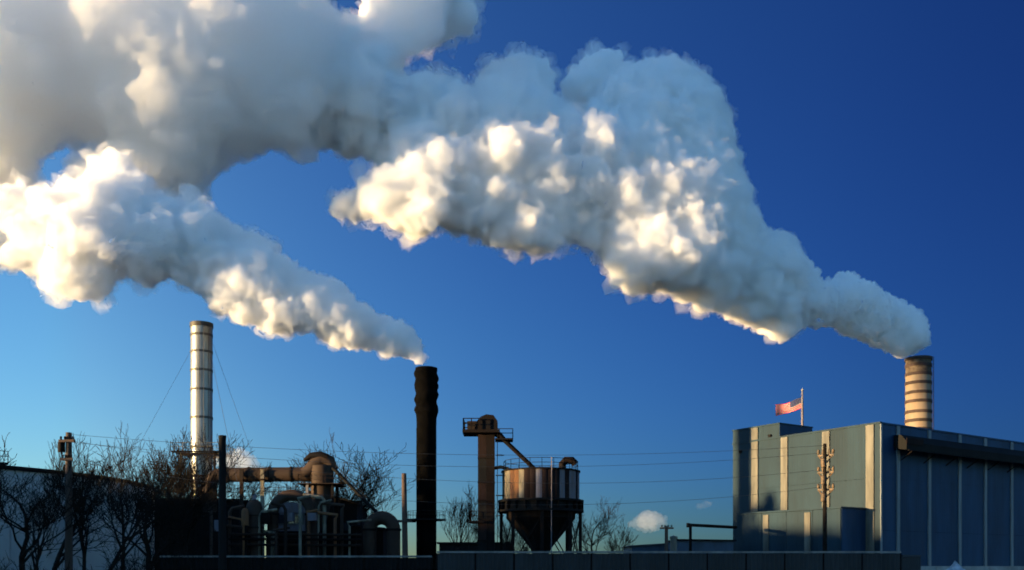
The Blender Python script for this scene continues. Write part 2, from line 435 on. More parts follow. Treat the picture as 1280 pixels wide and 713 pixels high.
D = 118
st1 = chimney('chimney', 'shiny galvanised steel chimney without smoke at the left of the plant', 252, D, S(13.2, D), S(13.2, D), zat(405, D), [zat(y, D) for y in (640, 605, 560, 523, 488, 464, 441, 420)], M['galv'], M['galvdark'], bandh=.28, bandout=.06)
b = G(252, D)
mb = MB()
for ang in (-35, -62, -85):
    q = Vector((math.cos(math.radians(ang)), math.sin(math.radians(ang)), 0)); R_ = S(13.2, D)+.08
    mb.tube([b+q*R_+Z*zat(560, D), b+q*R_+Z*zat(414, D)], .028, 5)
mb.build('conduit', M['galvdark'], st1)
for (x0, y0, x1, y1, d1) in ((240, 436, 172, 560, 108), (266, 430, 318, 575, 124), (262, 436, 300, 620, 88)):
    MB().tube([P(x0, y0, D), P(x1, y1, d1).lerp(P(x0, y0, D), 0.0)], .018, 4).build('guy_wire', M['wire'], st1)

D = 120
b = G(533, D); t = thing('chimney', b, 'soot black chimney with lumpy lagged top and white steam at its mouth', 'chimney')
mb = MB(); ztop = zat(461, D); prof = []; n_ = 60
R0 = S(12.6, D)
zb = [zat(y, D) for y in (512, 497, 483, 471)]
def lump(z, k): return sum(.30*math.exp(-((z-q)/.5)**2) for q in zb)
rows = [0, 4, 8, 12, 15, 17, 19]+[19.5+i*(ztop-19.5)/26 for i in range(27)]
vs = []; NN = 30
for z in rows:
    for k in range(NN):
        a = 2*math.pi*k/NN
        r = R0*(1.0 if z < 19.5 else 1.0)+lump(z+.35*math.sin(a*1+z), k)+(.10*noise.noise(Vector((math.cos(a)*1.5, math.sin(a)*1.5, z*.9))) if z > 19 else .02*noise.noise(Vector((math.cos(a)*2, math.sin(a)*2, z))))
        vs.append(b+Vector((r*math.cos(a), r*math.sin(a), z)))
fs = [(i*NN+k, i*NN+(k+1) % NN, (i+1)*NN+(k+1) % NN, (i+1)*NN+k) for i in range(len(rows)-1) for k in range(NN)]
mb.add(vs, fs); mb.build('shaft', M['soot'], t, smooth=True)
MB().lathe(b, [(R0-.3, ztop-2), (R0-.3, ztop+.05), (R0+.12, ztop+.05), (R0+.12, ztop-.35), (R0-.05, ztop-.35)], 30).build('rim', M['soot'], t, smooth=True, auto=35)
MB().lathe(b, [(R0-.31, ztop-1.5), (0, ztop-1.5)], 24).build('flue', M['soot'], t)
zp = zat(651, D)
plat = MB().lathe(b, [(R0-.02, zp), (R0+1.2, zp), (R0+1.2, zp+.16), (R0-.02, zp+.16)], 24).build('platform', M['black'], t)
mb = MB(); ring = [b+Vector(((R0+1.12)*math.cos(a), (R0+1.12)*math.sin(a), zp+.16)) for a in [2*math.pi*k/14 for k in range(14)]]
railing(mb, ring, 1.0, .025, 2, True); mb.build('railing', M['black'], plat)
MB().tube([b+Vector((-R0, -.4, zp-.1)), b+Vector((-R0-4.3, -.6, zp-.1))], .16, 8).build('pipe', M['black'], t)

# ---------------- process plant between the steel chimney and the black one
# support tower round the foot of the steel chimney
D = 116.5; cx = 254
tw = thing('steel_tower', G(cx, D+1.5), 'open steel support tower wrapped round the foot of the shiny chimney', 'tower')
hw = S(21, D); hz = zat(566, D); cX = (cx-640)/F*(D+1.5)
cor = [Vector((cX+i*hw, D+1.5+j*hw, 0)) for i, j in ((-1,-1), (1,-1), (1,1), (-1,1))]
for c in cor:
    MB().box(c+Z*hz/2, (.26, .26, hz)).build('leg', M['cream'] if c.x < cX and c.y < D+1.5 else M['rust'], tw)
lev = [0.3, hz*.35, hz*.62, hz*.82, hz-.2]
for z0, z1 in zip(lev[:-1], lev[1:]):
    for a, c in zip(cor, cor[1:]+cor[:1]):
        MB().tube([a+Z*z0, c+Z*z1], .055, 5).build('brace', M['rust'], tw)
for z in lev[1:]:
    for a, c in zip(cor, cor[1:]+cor[:1]):
        d = (c-a).normalized(); MB().box((a+c)/2+Z*z, ((c-a).length-.27, .16, .22), (d, Z.cross(d), Z)).build('girder', M['rust'], tw)
fl_ = MB()
for i, (a, c) in enumerate(zip(cor, cor[1:]+cor[:1])):
    d = (c-a).normalized(); nn = d.cross(Z)
    fl_.box((a+c)/2+nn*.45+Z*(hz-.0+.06*i*.1), ((c-a).length+1.6, 1.1, .08), (d, nn, Z))
fl_o = fl_.build('walkway', M['dark'], tw)
mb = MB(); o_ = hw+.95
railing(mb, [Vector((cX+i*o_, D+1.5+j*o_, hz+.05)) for i, j in ((-1,-1), (1,-1), (1,1), (-1,1))], 1.0, .035, 1.3, True); mb.build('railing', M['cream'], fl_o)

# big horizontal duct
D = 112; rD = S(9, D)
du = thing('flue_duct', G(330, D), 'thick dark horizontal duct running from the steel chimney to the cyclone', 'duct')
pa = P(266, 594, D); pe = P(392, 593, D)
pth = [P(262, 640, D), P(262, 612, D), P(264, 601, D), P(272, 594.5, D)]+[pa.lerp(pe, t) for t in (.12, .3, .5, .7, .9, 1)]
MB().tube(pth, rD, 18).build('pipe', M['duct'], du, smooth=True, auto=50)
for t in (.15, .36, .57, .78, .97):
    q = pa.lerp(pe, t); MB().tube([q-Vector((.09,0,0)), q+Vector((.09,0,0))], rD+.1, 18).build('flange', M['rust'], du)
for x, m_ in ((328, M['cream']), (302, M['rust'])):
    q = G(x, D-rD-.25); MB().box(q+Z*(zat(588, D)/2), (.42, .3, zat(588, D))).build('support_column', m_, du)
    MB().box(q+Z*zat(601, D)+Vector((0, rD+.1, 0)), (.5, 2*rD+1.0, .2)).build('saddle', M['rust'], du)

# cyclone with elbow head
D = 111; c = G(403, D)
cyc = thing('cyclone', c, 'dark cyclone separator with a hooded elbow head beside the horizontal duct', 'cyclone')
z1 = zat(583, D); r1 = S(14, D)
MB().lathe(c, [(.35, zat(660, D)), (.4, zat(655, D)), (r1, zat(618, D)), (r1, z1), (0, z1+.3)], 24).build('body', M['duct'], cyc, smooth=True, auto=40)
pth = [P(380, 593, D), P(388, 588, D), P(394, 580, D), P(402, 574, D), P(412, 577, D), P(417, 588, D)]
MB().tube(pth, [S(8, D), S(8.5, D), S(9.5, D), S(10, D), S(8, D), S(6, D)], 14).build('elbow', M['duct'], cyc, smooth=True, auto=50)
MB().tube([P(380, 576, D-.5), P(388, 570, D-.5), P(400, 569, D-.5), P(410, 572, D-.5)], [S(2, D), S(4, D), S(5, D), S(4, D)], 10).build('hood', M['dark'], cyc, smooth=True, auto=50)
for i, j in ((-1,-1), (1,-1), (1,1), (-1,1)):
    q = c+Vector((i*(r1+.15), j*(r1+.15), 0)); MB().box(q+Z*(zat(605, D)/2), (.3, .3, zat(605, D))).build('leg', M['pale'] if (i, j) == (-1,-1) else M['dark'], cyc)
mb = MB(); zc = zat(606, D)
q4 = [c+Vector((i*(r1+1), j*(r1+1), zc)) for i, j in ((-1,-1), (1,-1), (1,1), (-1,1))]
mb.box(c+Z*(zc-.08), (2*r1+2.2, 2*r1+2.2, .1)); pf = mb.build('platform', M['rust'], cyc)
mb = MB(); railing(mb, q4, 1.0, .03, 1.2, True); mb.build('railing', M['rust'], pf)
cv = thing('conveyor_tube', P(472, 643, 109)*Vector((1,1,0)) if False else G(472, 109), 'slim diagonal conveyor tube sloping down from the cyclone to the bent pipe', 'conveyor')
MB().tube([P(416, 585, 109.5), P(474, 644, 109)], S(2.3, 109), 8).build('tube', M['black'], cv)
MB().tube([P(418, 580, 109.5), P(470, 634, 109)], .04, 4).build('handrail', M['black'], cv)
for t in (.2, .45, .7, .95):
    q = P(416, 585, 109.5).lerp(P(474, 644, 109), t); MB().tube([q, q+Z*.75], .03, 4).build('post', M['black'], cv)
q = P(452, 622, 109.2); MB().box((q.x, q.y, q.z/2-.1), (.2, .2, q.z-.2)).build('support', M['black'], cv)

# bent pipes
def bent_pipe(label, xa, xb, ytop, r, D, m, y0=None):
    t = thing('bent_pipe', G((xa+xb)/2, D), label, 'pipe'); rr = S(r, D)
    A = P(xa, ytop, D); B = P(xb, ytop, D); R = (B.x-A.x)/2
    c = Vector(((A.x+B.x)/2, D, zat(ytop, D)-R-rr))
    pth = [Vector((B.x, D, 0)), Vector((B.x, D, c.z*.5))]+arc_pipe(c, R, rr, 0, math.pi, 16)+[Vector((A.x, D, c.z*.5)), Vector((A.x, D, 0))]
    MB().tube(pth, rr, 14).build('pipe', m, t, smooth=True, auto=50)
    for x in (A.x, B.x):
        MB().tube([Vector((x, D, c.z-.12)), Vector((x, D, c.z+.12))], rr+.12, 14).build('flange', M['dark'], t)
    return t
bent_pipe('dark inverted U pipe arching over the pale control cabin', 341, 389, 612, 7, 107, M['duct'])
bent_pipe('fat black inverted U pipe left of the thin wooden post and black chimney', 462, 492, 639, 8.5, 107, M['duct'])

# control cabin
D = 109.5; w = S(40, D)
cb = thing('control_cabin', G(362, D), 'pale rounded control cabin with a dark window band under the arched pipe', 'cabin')
cX = (362-640)/F*D; z0, z1, zt = zat(664, D), zat(641, D), zat(628, D)
MB().box((cX, D+1.5, z0/2), (w, 3, z0)).build('base_wall', M['dark'], cb)
MB().box((cX, D+1.5, (z0+z1)/2), (w-.1, 2.9, z1-z0-.02)).build('wall', M['pale'], cb)
prof = [(-w/2, z1)]+[(-w/2*math.cos(a)*1.0, z1+(zt-z1)*math.sin(a)**.7) for a in [math.pi*k/12 for k in range(1, 12)]]+[(w/2, z1)]
vs = [Vector((cX+x, D-.1, z)) for x, z in prof]+[Vector((cX+x, D+3.1, z)) for x, z in prof]; k = len(prof)
MB().add(vs, [tuple(range(k)), tuple(range(2*k-1, k-1, -1))]+[(i, (i+1) % k, k+(i+1) % k, k+i) for i in range(k)]).build('roof', M['pale'], cb, smooth=True, auto=40)
for i in range(3):
    x = cX-w*.31+i*w*.31
    wd = MB().box((x, D+.02, z1-.75), (w*.27, .1, 1.0)).build('window', M['glass'], cb)
    MB().box((x, D-.04, z1-1.3), (w*.29, .1, .08)).build('sill', M['white'], wd)
MB().box((cX+w*.40, D+.01, z1-.8), (.3, .1, 1.2)).build('shutter', M['white'], cb)

# vertical vessel
D = 106
vs_ = thing('pressure_vessel', G(318, D), 'dark upright vessel with a rust yellow side between the pole and the cabin', 'vessel')
c = G(318, D); r = S(10, D)
MB().lathe(c, [(r, 0), (r, zat(634, D)), (r*.85, zat(629, D)), (r*.4, zat(625, D)), (0, zat(624, D))], 24).build('shell', M['duct'], vs_, smooth=True, auto=40)
for y in (645, 660, 676): MB().lathe(c, [(r-.02, zat(y, D)-.08), (r+.07, zat(y, D)-.08), (r+.07, zat(y, D)+.08), (r-.02, zat(y, D)+.08)], 24).build('hoop', M['rust'], vs_)
MB().tube([P(318, 626, D), P(318, 618, D)], .22, 8).build('nozzle', M['pale'], vs_)
yv = thing('drum', G(306, D-1.5), 'small ochre drum tank lit by the sun left of the dark vessel', 'tank')
c = G(306.5, D-1.5); r = S(4.5, D)
MB().lathe(c, [(r, zat(658, D)), (r, zat(640, D)), (r*.6, zat(637, D)), (0, zat(636.4, D))], 16).build('shell', M['rustor'], yv, smooth=True, auto=40)
MB().box(c+Z*(zat(658, D)/2), (.5, .5, zat(658, D))).build('stand', M['dark'], yv)

# dark plant sheds
def shed(name, label, px0, px1, y0, y1, D, depth, m, roofm, cat='shed', wins=0):
    x0, x1 = (px0-640)/F*D, (px1-640)/F*D
    t = thing(name, ((x0+x1)/2, D+depth/2, 0), label, cat)
    za, zb = zat(y0, D), zat(y1, D)
    npan = max(2, int((x1-x0)/2.4))
    vs = [Vector((x0+.1, D+.1, 0)), Vector((x1-.1, D+.1, 0)), Vector((x1-.1, D+depth, 0)), Vector((x0+.1, D+depth, 0)),
          Vector((x0+.1, D+.1, za-.2)), Vector((x1-.1, D+.1, zb-.2)), Vector((x1-.1, D+depth, zb-.2)), Vector((x0+.1, D+depth, za-.2))]
    F6 = [(0,3,2,1),(4,5,6,7),(0,1,5,4),(1,2,6,5),(2,3,7,6),(3,0,4,7)]
    w = MB().add(vs, F6).build('wall', m, t)
    for i in range(npan):
        a, b = x0+.1+(x1-x0-.2)*i/npan+.015, x0+.1+(x1-x0-.2)*(i+1)/npan-.015
        zl = za+(zb-za)*((a-x0)/(x1-x0))-.22; zr = za+(zb-za)*((b-x0)/(x1-x0))-.22
        pv = [Vector((a, D+.02+.02*(i % 2), .05)), Vector((b, D+.02+.02*(i % 2), .05)), Vector((b, D+.097, .05)), Vector((a, D+.097, .05)),
              Vector((a, D+.02+.02*(i % 2), zl)), Vector((b, D+.02+.02*(i % 2), zr)), Vector((b, D+.097, zr)), Vector((a, D+.097, zl))]
        MB().add(pv, F6).build('wall_sheet', m, w)
    rv = [Vector((x0-.2, D-.3, za-.19)), Vector((x1+.2, D-.3, zb-.19)), Vector((x1+.2, D+depth+.3, zb-.19)), Vector((x0-.2, D+depth+.3, za-.19)),
          Vector((x0-.2, D-.3, za)), Vector((x1+.2, D-.3, zb)), Vector((x1+.2, D+depth+.3, zb)), Vector((x0-.2, D+depth+.3, za))]
    MB().add(rv, F6).build('roof', roofm, t)
    for i in range(wins):
        x = x0+(x1-x0)*(i+.5)/wins
        MB().box((x, D-.01, za*.6), (1.2, .1, 1.0)).build('window', M['glass'], t)
    return t
shed('plant_shed', 'long black flat roofed shed below the steel chimney and its tower', 163, 300, 622, 624, 114, 10, M['black'], M['black'])
shed('plant_shed', 'dark shed with a roof sloping down right behind the conveyor tube', 383, 447, 612, 628, 115, 8, M['dark'], M['black'], wins=2)
shed('plant_shed', 'low dark lean-to below the end of the conveyor tube', 440, 480, 655, 660, 110.5, 5, M['dark'], M['black'])
shed('low_shed', 'long low black shed behind the fence below the silo', 548, 640, 678, 678, 118, 8, M['black'], M['black'])
shed('low_shed', 'low dark blue shed left of the small T shaped post', 789, 835, 682, 679, 130, 10, M['shed'], M['roof'])
shed('low_shed', 'low navy shed under the pipe bridge beside the factory wall', 846, 918, 674, 675, 122, 8, M['shed'], M['black'])
# odd pipework and small tanks among the sheds
pr = thing('pipe_rack', G(345, 104), 'low dark pipe rack running along in front of the vessel and cabin', 'pipe rack')
for k, y in enumerate((668, 674, 681)):
    MB().tube([P(286, y, 104+k*.2), P(452, y+1, 104+k*.2)], S(1.6, 104), 8).build('pipe', M['dark'] if k % 2 else M['rust'], pr)
for x in (290, 312, 334, 356, 378, 400, 422, 444):
    MB().box(G(x, 104.8)+Z*(zat(665, 104)/2), (.22, .22, zat(665, 104))).build('post', M['dark'], pr)

cl = random.Random(31)
px_ = thing('pipework', G(335, 103), 'tangle of warm brown pipes and risers in front of the vessel and cabin', 'pipework')
for i in range(16):
    x = 268+i*11.5+cl.uniform(-4, 4); D_p = cl.uniform(103, 106); y1 = cl.uniform(612, 664); y2 = cl.uniform(600, 650)
    pth = [G(x, D_p), P(x, y1+8, D_p), P(x+cl.choice((-1, 1))*3, y1+3, D_p), P(x+cl.choice((-1, 1))*cl.uniform(12, 30), y1, D_p+.4)]
    MB().tube(pth, S(cl.uniform(1.1, 2.4), D_p), 8).build('pipe', M[cl.choice(('rust', 'duct', 'cream', 'rustor'))], px_, smooth=True, auto=50)
for i in range(6):
    x = 275+i*29; D_p = 105.5
    MB().box(P(x, cl.uniform(640, 672), D_p), (cl.uniform(.8, 1.8), .8, cl.uniform(.6, 1.4))).build('junction_box', M[cl.choice(('rust', 'dark', 'pale'))], px_)
mb = MB(); railing(mb, [P(285, 622, 113.5), P(395, 620, 113.5)], 1.1, .035, 1.4); mb.build('railing', M['rust'], px_)
# ---------------- bucket elevator
D = 94; c = G(608, D)
el = thing('bucket_elevator', c, 'tall rusty bucket elevator tower with a headbox platform left of the silo', 'elevator')
w = S(20, D); zh = zat(541, D)
zs = [0, 2.5, 4.6, 6.7, 8.6, 10.4, 12.8, zh]
for i, (z0, z1) in enumerate(zip(zs[:-1], zs[1:])):
    for k, sx_ in enumerate((-1, 1)):
        MB().box(c+Vector((sx_*w*.26, 0, (z0+z1)/2)), (w*.515, w*.8, z1-z0-.02)).build('casing', (M['rustdk'], M['dark'], M['black'], M['dark'])[(i*2+k*3) % 4], el)
    MB().box(c+Z*z1-Z*.06, (w*1.06, w*.9, .14)).build('flange', M['dark'], el)
zc = zat(538, D)
plt_ = MB().box(P(602, 541.5, D), (S(46, D), 3.0, .3)).build('platform', M['dark'], el)
mb = MB(); a, b_ = P(580, 541, D), P(624, 541, D)
railing(mb, [(b_.x-1.9, D-1.4, a.z+.1), (a.x, D-1.4, a.z+.1), (a.x, D+1.4, a.z+.1), (b_.x-1.9, D+1.4, a.z+.1)], 1.1, .05, .8); mb.build('railing', M['dark'], plt_)
# hood of the head
pts2 = [(593, 540), (596, 529), (601, 523), (608, 520), (617, 521), (622, 528), (622, 540)]
vs = [P(x, y, D)-Vector((0, .95, 0)) for x, y in pts2]+[P(x, y, D)+Vector((0, .95, 0)) for x, y in pts2]; k = len(pts2)
MB().add(vs, [tuple(range(k)), tuple(range(2*k-1, k-1, -1))]+[(i, (i+1) % k, k+(i+1) % k, k+i) for i in range(k)]).build('head_hood', M['dark'], el)
MB().box(P(590, 534, D), (.9, 1.2, 1.0)).build('drive_motor', M['rust'], el)
MB().tube([P(614, 538, D), P(625, 545, D-.2), P(632, 552, D-.2), P(674, 592, D+.5)], [S(5, D), S(4, D), S(2.9, D), S(2.7, D)], 12).build('chute', M['dark'], el, smooth=True, auto=50)
p2 = MB().box(P(630, 550.5, D), (S(22, D), 2.0, .16)).build('side_platform', M['dark'], el)
mb = MB(); a, b_ = P(622, 549.8, D), P(641, 549.8, D)
railing(mb, [(a.x, D-.95, a.z), (b_.x, D-.95, a.z), (b_.x, D+.95, a.z)], .95, .04, .8); mb.build('railing', M['dark'], p2)
p3 = MB().box(P(596, 653, D), (S(18, D), 2.4, .18)).build('side_platform', M['dark'], el)
mb = MB(); a, b_ = P(588, 652, D), P(603, 652, D)
railing(mb, [(b_.x, D-1.1, a.z), (a.x, D-1.1, a.z), (a.x, D+1.1, a.z)], .95, .04, .8); mb.build('railing', M['dark'], p3)
MB().tube([P(614, 586, D), P(626, 584, D), P(634, 586, D), P(640, 592, D)], S(2.2, D), 8).build('spout', M['rustor'], el, smooth=True)
xl = P(620.5, 0, D).x
mb = MB()
for s_ in (-.22, .22): mb.tube([(xl+.1, D+s_-.3, .2), (xl+.1, D+s_-.3, zh)], .03, 4)
zz = .5
while zz < zh: mb.tube([(xl+.1, D-.52, zz), (xl+.1, D-.08, zz)], .02, 4); zz += .35
for z in (7, 9, 11, 13):
    mb.lathe((xl+.35, D-.3, z), [(.42, 0), (.42, .06)], 10)
mb.build('caged_ladder', M['dark'], el)

# ---------------- silo
D = 95; c = G(676, D); R = S(47.5, D)
si = thing('silo', c, 'squat round silo with rusty orange and cream staves right of the bucket elevator', 'silo')
z0, z1 = zat(626, D+0), zat(591, D)
MB().lathe(c, [(R-.16, z0), (R-.16, z1-.05), (R*.5, z1+.25), (0, z1+.5)], 40).build('drum', M['rustdk'], si)
NS = 40
proto = {}
order = {}
def stave_mesh(m):
    if m.name in proto: return proto[m.name]
    a = math.pi/NS*.96; mb = MB(); vs = []
    for z in (z0, z1):
        for rr_ in (R-.12, R):
            for t in (-a, -a/3, a/3, a): vs.append(Vector(((rr_+(.05 if abs(t) < a/2 and rr_ == R else 0))*math.cos(t), (rr_+(.05 if abs(t) < a/2 and rr_ == R else 0))*math.sin(t), z)))
    fs = []
    for i in range(3):
        fs += [(4+i, 5+i, 13+i, 12+i), (i+1, i, 8+i, 9+i), (i, i+1, 5+i, 4+i), (12+i, 13+i, 9+i, 8+i)]
    fs += [(0, 4, 12, 8), (7, 3, 11, 15)]
    mb.add(vs, fs); o = mb.build('stave', m, None); me_ = o.data; bpy.data.objects.remove(o); proto[m.name] = me_; return me_
front = {}
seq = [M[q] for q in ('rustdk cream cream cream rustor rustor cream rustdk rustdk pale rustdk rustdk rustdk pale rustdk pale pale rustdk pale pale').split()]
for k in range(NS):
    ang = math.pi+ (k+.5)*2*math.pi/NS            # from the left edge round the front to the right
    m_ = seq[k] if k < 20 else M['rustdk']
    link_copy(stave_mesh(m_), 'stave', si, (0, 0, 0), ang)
MB().lathe(c, [(R+.0, z1-.02), (R+.16, z1-.02), (R+.16, z1+.12), (R-.3, z1+.14)], 40).build('top_rim', M['dark'], si)
zr = zat(641, D)
MB().lathe(c, [(R-.3, zr), (R+.5, zr), (R+.5, zr+.2), (R+.12, zr+.22), (R+.12, z0-.22), (R+.5, z0-.2), (R+.5, z0-.01), (R-.3, z0-.01)], 40).build('ring_girder', M['black'], si, smooth=True, auto=30)
for k in range(24):
    a = 2*math.pi*(k+.5)/24; MB().box(c+Vector(((R+.3)*math.cos(a), (R+.3)*math.sin(a), (zr+z0)/2)), (.34, .1, z0-zr-.44), (Vector((math.cos(a), math.sin(a), 0)), Vector((-math.sin(a), math.cos(a), 0)), Z)).build('stiffener', M['dark'], si)
MB().lathe(c, [(R-.35, zr), (R-.35, zr-.6), (.9, zat(688, D)), (.7, zat(694, D))], 32).build('hopper', M['dark'], si, smooth=True, auto=30)
legs = []
for k in range(8):
    a = 2*math.pi*(k+.0)/8; q = c+Vector(((R+.15)*math.cos(a), (R+.15)*math.sin(a), 0)); legs.append(q)
    MB().box(q+Z*(zr/2), (.32, .32, zr)).build('leg', M['dark'], si)
for a, b_ in zip(legs, legs[1:]+legs[:1]):
    for s_ in ((.3, .95), (.95, .3)):
        MB().tube([a+Z*zr*s_[0], b_+Z*zr*s_[1]], .06, 5).build('brace', M['dark'], si)
mb = MB(); rg = [c+Vector(((R-.1)*math.cos(a), (R-.1)*math.sin(a), z1+.1)) for a in [2*math.pi*k/20 for k in range(20)]]
railing(mb, rg, 1.0, .028, 2.0, True); mb.build('railing', M['dark'], si)
q = P(703, 590, D-1)
MB().tube([q, q+Z*.8, q+Vector((.35, 0, 1.15)), q+Vector((.95, 0, 1.15)), q+Vector((1.3, 0, .75))], .38, 10).build('vent_pipe', M['dark'], si, smooth=True, auto=50)
q = P(689, 590, D-3.6); MB().tube([Vector((q.x, q.y, 1)), Vector((q.x, q.y-1.0, zat(578, D)))], .05, 5).build('downpipe', M['pale'], si)

# ---------------- storage tank far left
D = 100; c = Vector((-65.7, 100, 0)); R = 26.0
tk = thing('storage_tank', c, 'big round grey storage tank behind the bare trees at the left edge', 'tank')
ze = 11.0; NP = 44; rows_ = [0, ze*.25, ze*.5, ze*.75, ze]
for j in range(4):
    for k in range(NP):
        a0 = 2*math.pi*(k+(.5 if j % 2 else 0))/NP; am = a0+math.pi/NP
        if math.cos(am-math.radians(-57)) < -.1: continue            # plates on the hidden far side
        pr_ = R+.02*((k*7+j*3) % 4)
        MB().lathe(c, [(R-.1, rows_[j]+.015), (pr_, rows_[j]+.015), (pr_, rows_[j+1]-.015), (R-.1, rows_[j+1]-.015)], 3, a0+.0012, a0+2*math.pi/NP-.0012).build('shell_plate', M['tank'], tk)
MB().lathe(c, [(R-.12, 0), (R-.12, ze-.02)], 60).build('shell', M['tank'], tk)
MB().lathe(c, [(R+.2, ze-.05), (0, ze+1.2)], 60).build('roof', M['tank'], tk)
MB().lathe(c, [(R-.1, ze-.42), (R+.28, ze-.42), (R+.28, ze-.06), (R-.1, ze-.06)], 80).build('rim', M['dark'], tk)
plf = MB().lathe(c, [(R-.3, ze-.05), (R+.9, ze-.05), (R+.9, ze+.14), (R-.3, ze+.14)], 14, math.radians(-64), math.radians(-38)).build('rim_platform', M['black'], tk)
mb = MB(); railing(mb, [c+Vector(((R+.8)*math.cos(a), (R+.8)*math.sin(a), ze+.14)) for a in [math.radians(-64+26*k/7) for k in range(8)]], 1.0, .03, 2); mb.build('railing', M['dark'], plf)

# ---------------- poles and wires
def insulators(mb, a, b_, n, h=.22):
    for i in range(n):
        q = Vector(a).lerp(Vector(b_), (i+.5)/n); mb.lathe(q, [(.03, 0), (.09, .04), (.05, .1), (.09, .14), (.03, h)], 6)
D = 60; pb_ = G(86, D); zt = zat(541, D)
up1 = thing('utility_pole', pb_, 'dark wooden utility pole with crossarms in front of the round tank', 'utility pole')
MB().tube([pb_, pb_+Z*zt], [S(5.2, D), S(3.6, D)], 10).build('shaft', M['pole'], up1, smooth=True, auto=50)
for y, w_ in ((552, 20), (575, 14)):
    q = pb_+Z*zat(y, D)-Vector((0, .25, 0)); MB().box(q, (S(w_, D), .14, .16)).build('crossarm', M['pole'], up1)
    mb = MB(); insulators(mb, q-Vector((S(w_, D)/2, 0, -.08)), q+Vector((S(w_, D)/2, 0, .08)), 4); mb.build('insulator', M['dark'], up1)
MB().lathe(pb_+Vector((-.42, -.1, zat(566, D))), [(0,0),(.2,.02),(.22,.1),(.22,.62),(.15,.7),(0,.72)], 12).build('transformer', M['dark'], up1, smooth=True, auto=40)
D = 46; q0 = G(278, D)
t = thing('timber_post', q0, 'plain thick black timber pole in front of the horizontal duct', 'pole')
MB().tube([q0, q0+Z*zat(545, D)], [S(5.2, D), S(4.6, D)], 10).build('shaft', M['black'], t, smooth=True, auto=50)
MB().lathe(q0+Z*(zat(545, D)-.02), [(S(4.9, D), -.12), (S(4.9, D), .03), (0, .06)], 10).build('cap', M['black'], t)
D = 75; q0 = G(507, D)
t = thing('timber_post', q0, 'thin weathered timber post between the bent pipe and the black chimney', 'pole')
MB().tube([q0, q0+Vector((-S(2, D), 0, zat(592, D)))], [S(4, D), S(3, D)], 8).build('shaft', M['pole'], t, smooth=True, auto=50)
MB().box(q0+Z*zat(652, D)-Vector((0,.25,0)), (S(16, D), .12, .14)).build('crossarm', M['pole'], t)
D = 80; q0 = G(833, D)
t = thing('utility_pole', q0, 'short T shaped post beside the low dark blue shed', 'utility pole')
MB().tube([q0, q0+Z*zat(658, D)], [S(2.6, D), S(2.1, D)], 8).build('shaft', M['pole'], t, smooth=True, auto=50)
MB().box(q0+Z*(zat(660.5, D))-Vector((0,.18,0)), (S(17, D), .12, .15)).build('crossarm', M['pole'], t)
mb = MB(); insulators(mb, q0+Vector((-S(8, D), -.18, zat(659, D))), q0+Vector((S(8, D), -.18, zat(659, D))), 4, .16); mb.build('insulator', M['dark'], t)
q0 = G(842, 118)
t = thing('vent_stack', q0, 'short white vent stack between the two low blue sheds', 'vent')
MB().lathe(q0, [(S(4, 118), 0), (S(4, 118), zat(674, 118)), (S(5, 118), zat(674, 118)), (S(5, 118), zat(671, 118)), (0, zat(669.5, 118))], 14).build('pipe', M['white'], t, smooth=True, auto=40)
MB().lathe(q0, [(S(5.2, 118), 0), (S(5.2, 118), .8)], 14).build('collar', M['concrete'], t)
# pipe bridge
D = 119
t = thing('pipe_bridge', G(862, D), 'thin dark pipe bridge on a post reaching into the factory wall', 'pipe bridge')
a, b_ = P(862, 656.5, D), P(920, 659.5, D+6)
MB().tube([a, b_], S(2.0, D), 8).build('pipe', M['dark'], t)
MB().box(Vector((a.x+.1, D, a.z/2)), (.32, .32, a.z)).build('post', M['dark'], t)
MB().tube([a+Z*.25-Vector((.2,0,0)), a-Z*.3-Vector((.2,0,0))], .2, 8).build('flange', M['dark'], t)

D = 70; q0 = G(1031, D)
pp = thing('power_pole', q0, 'power pole with three sunlit crossarms in front of the teal factory wall', 'utility pole')
MB().tube([q0, q0+Z*zat(555, D)], [S(3.2, D), S(2.2, D)], 10).build('shaft', M['bark'], pp, smooth=True, auto=50)
attach = []
for y in (569, 590.5, 612):
    z = zat(y, D)
    d = Vector((.80, -.6, 0)).normalized(); nn = Z.cross(d)
    ca = MB().box(q0+Z*z+nn*.22, (S(20, D), .12, .15), (d, nn, Z)).build('crossarm', M['insul'], pp)
    for s_ in (-1, 1):
        MB().tube([q0+Z*(z-.7), q0+Z*z+d*s_*.55+nn*.2], .05, 5).build('brace', M['insul'], pp)
    for s_ in (-.92, -.35, .45, .92):
        e = q0+Z*(z+.1)+nn*.22+d*(S(10, D)*s_); mb = MB()
        mb.lathe(e, [(.04, 0), (.13, .05), (.07, .12), (.13, .17), (.06, .24), (.1, .28), (.03, .36)], 8); mb.build('insulator', M['insul'], ca, smooth=True)
    attach.append(q0+Z*(z+.2)+nn*.22-d*(S(11, D)))
    c2 = MB(); c2.lathe(q0+Z*(z-.95)-nn*.34, [(0,0),(.16,.03),(.18,.1),(.18,.6),(.1,.68),(0,.7)], 10); c2.build('cutout_can', M['insul'], pp, smooth=True, auto=40)
attach.insert(0, q0+Z*zat(557, D))
ends = [P(86, 543, 59.6), P(80, 552, 59.6), P(93, 552, 59.6), P(82, 575, 59.6)]
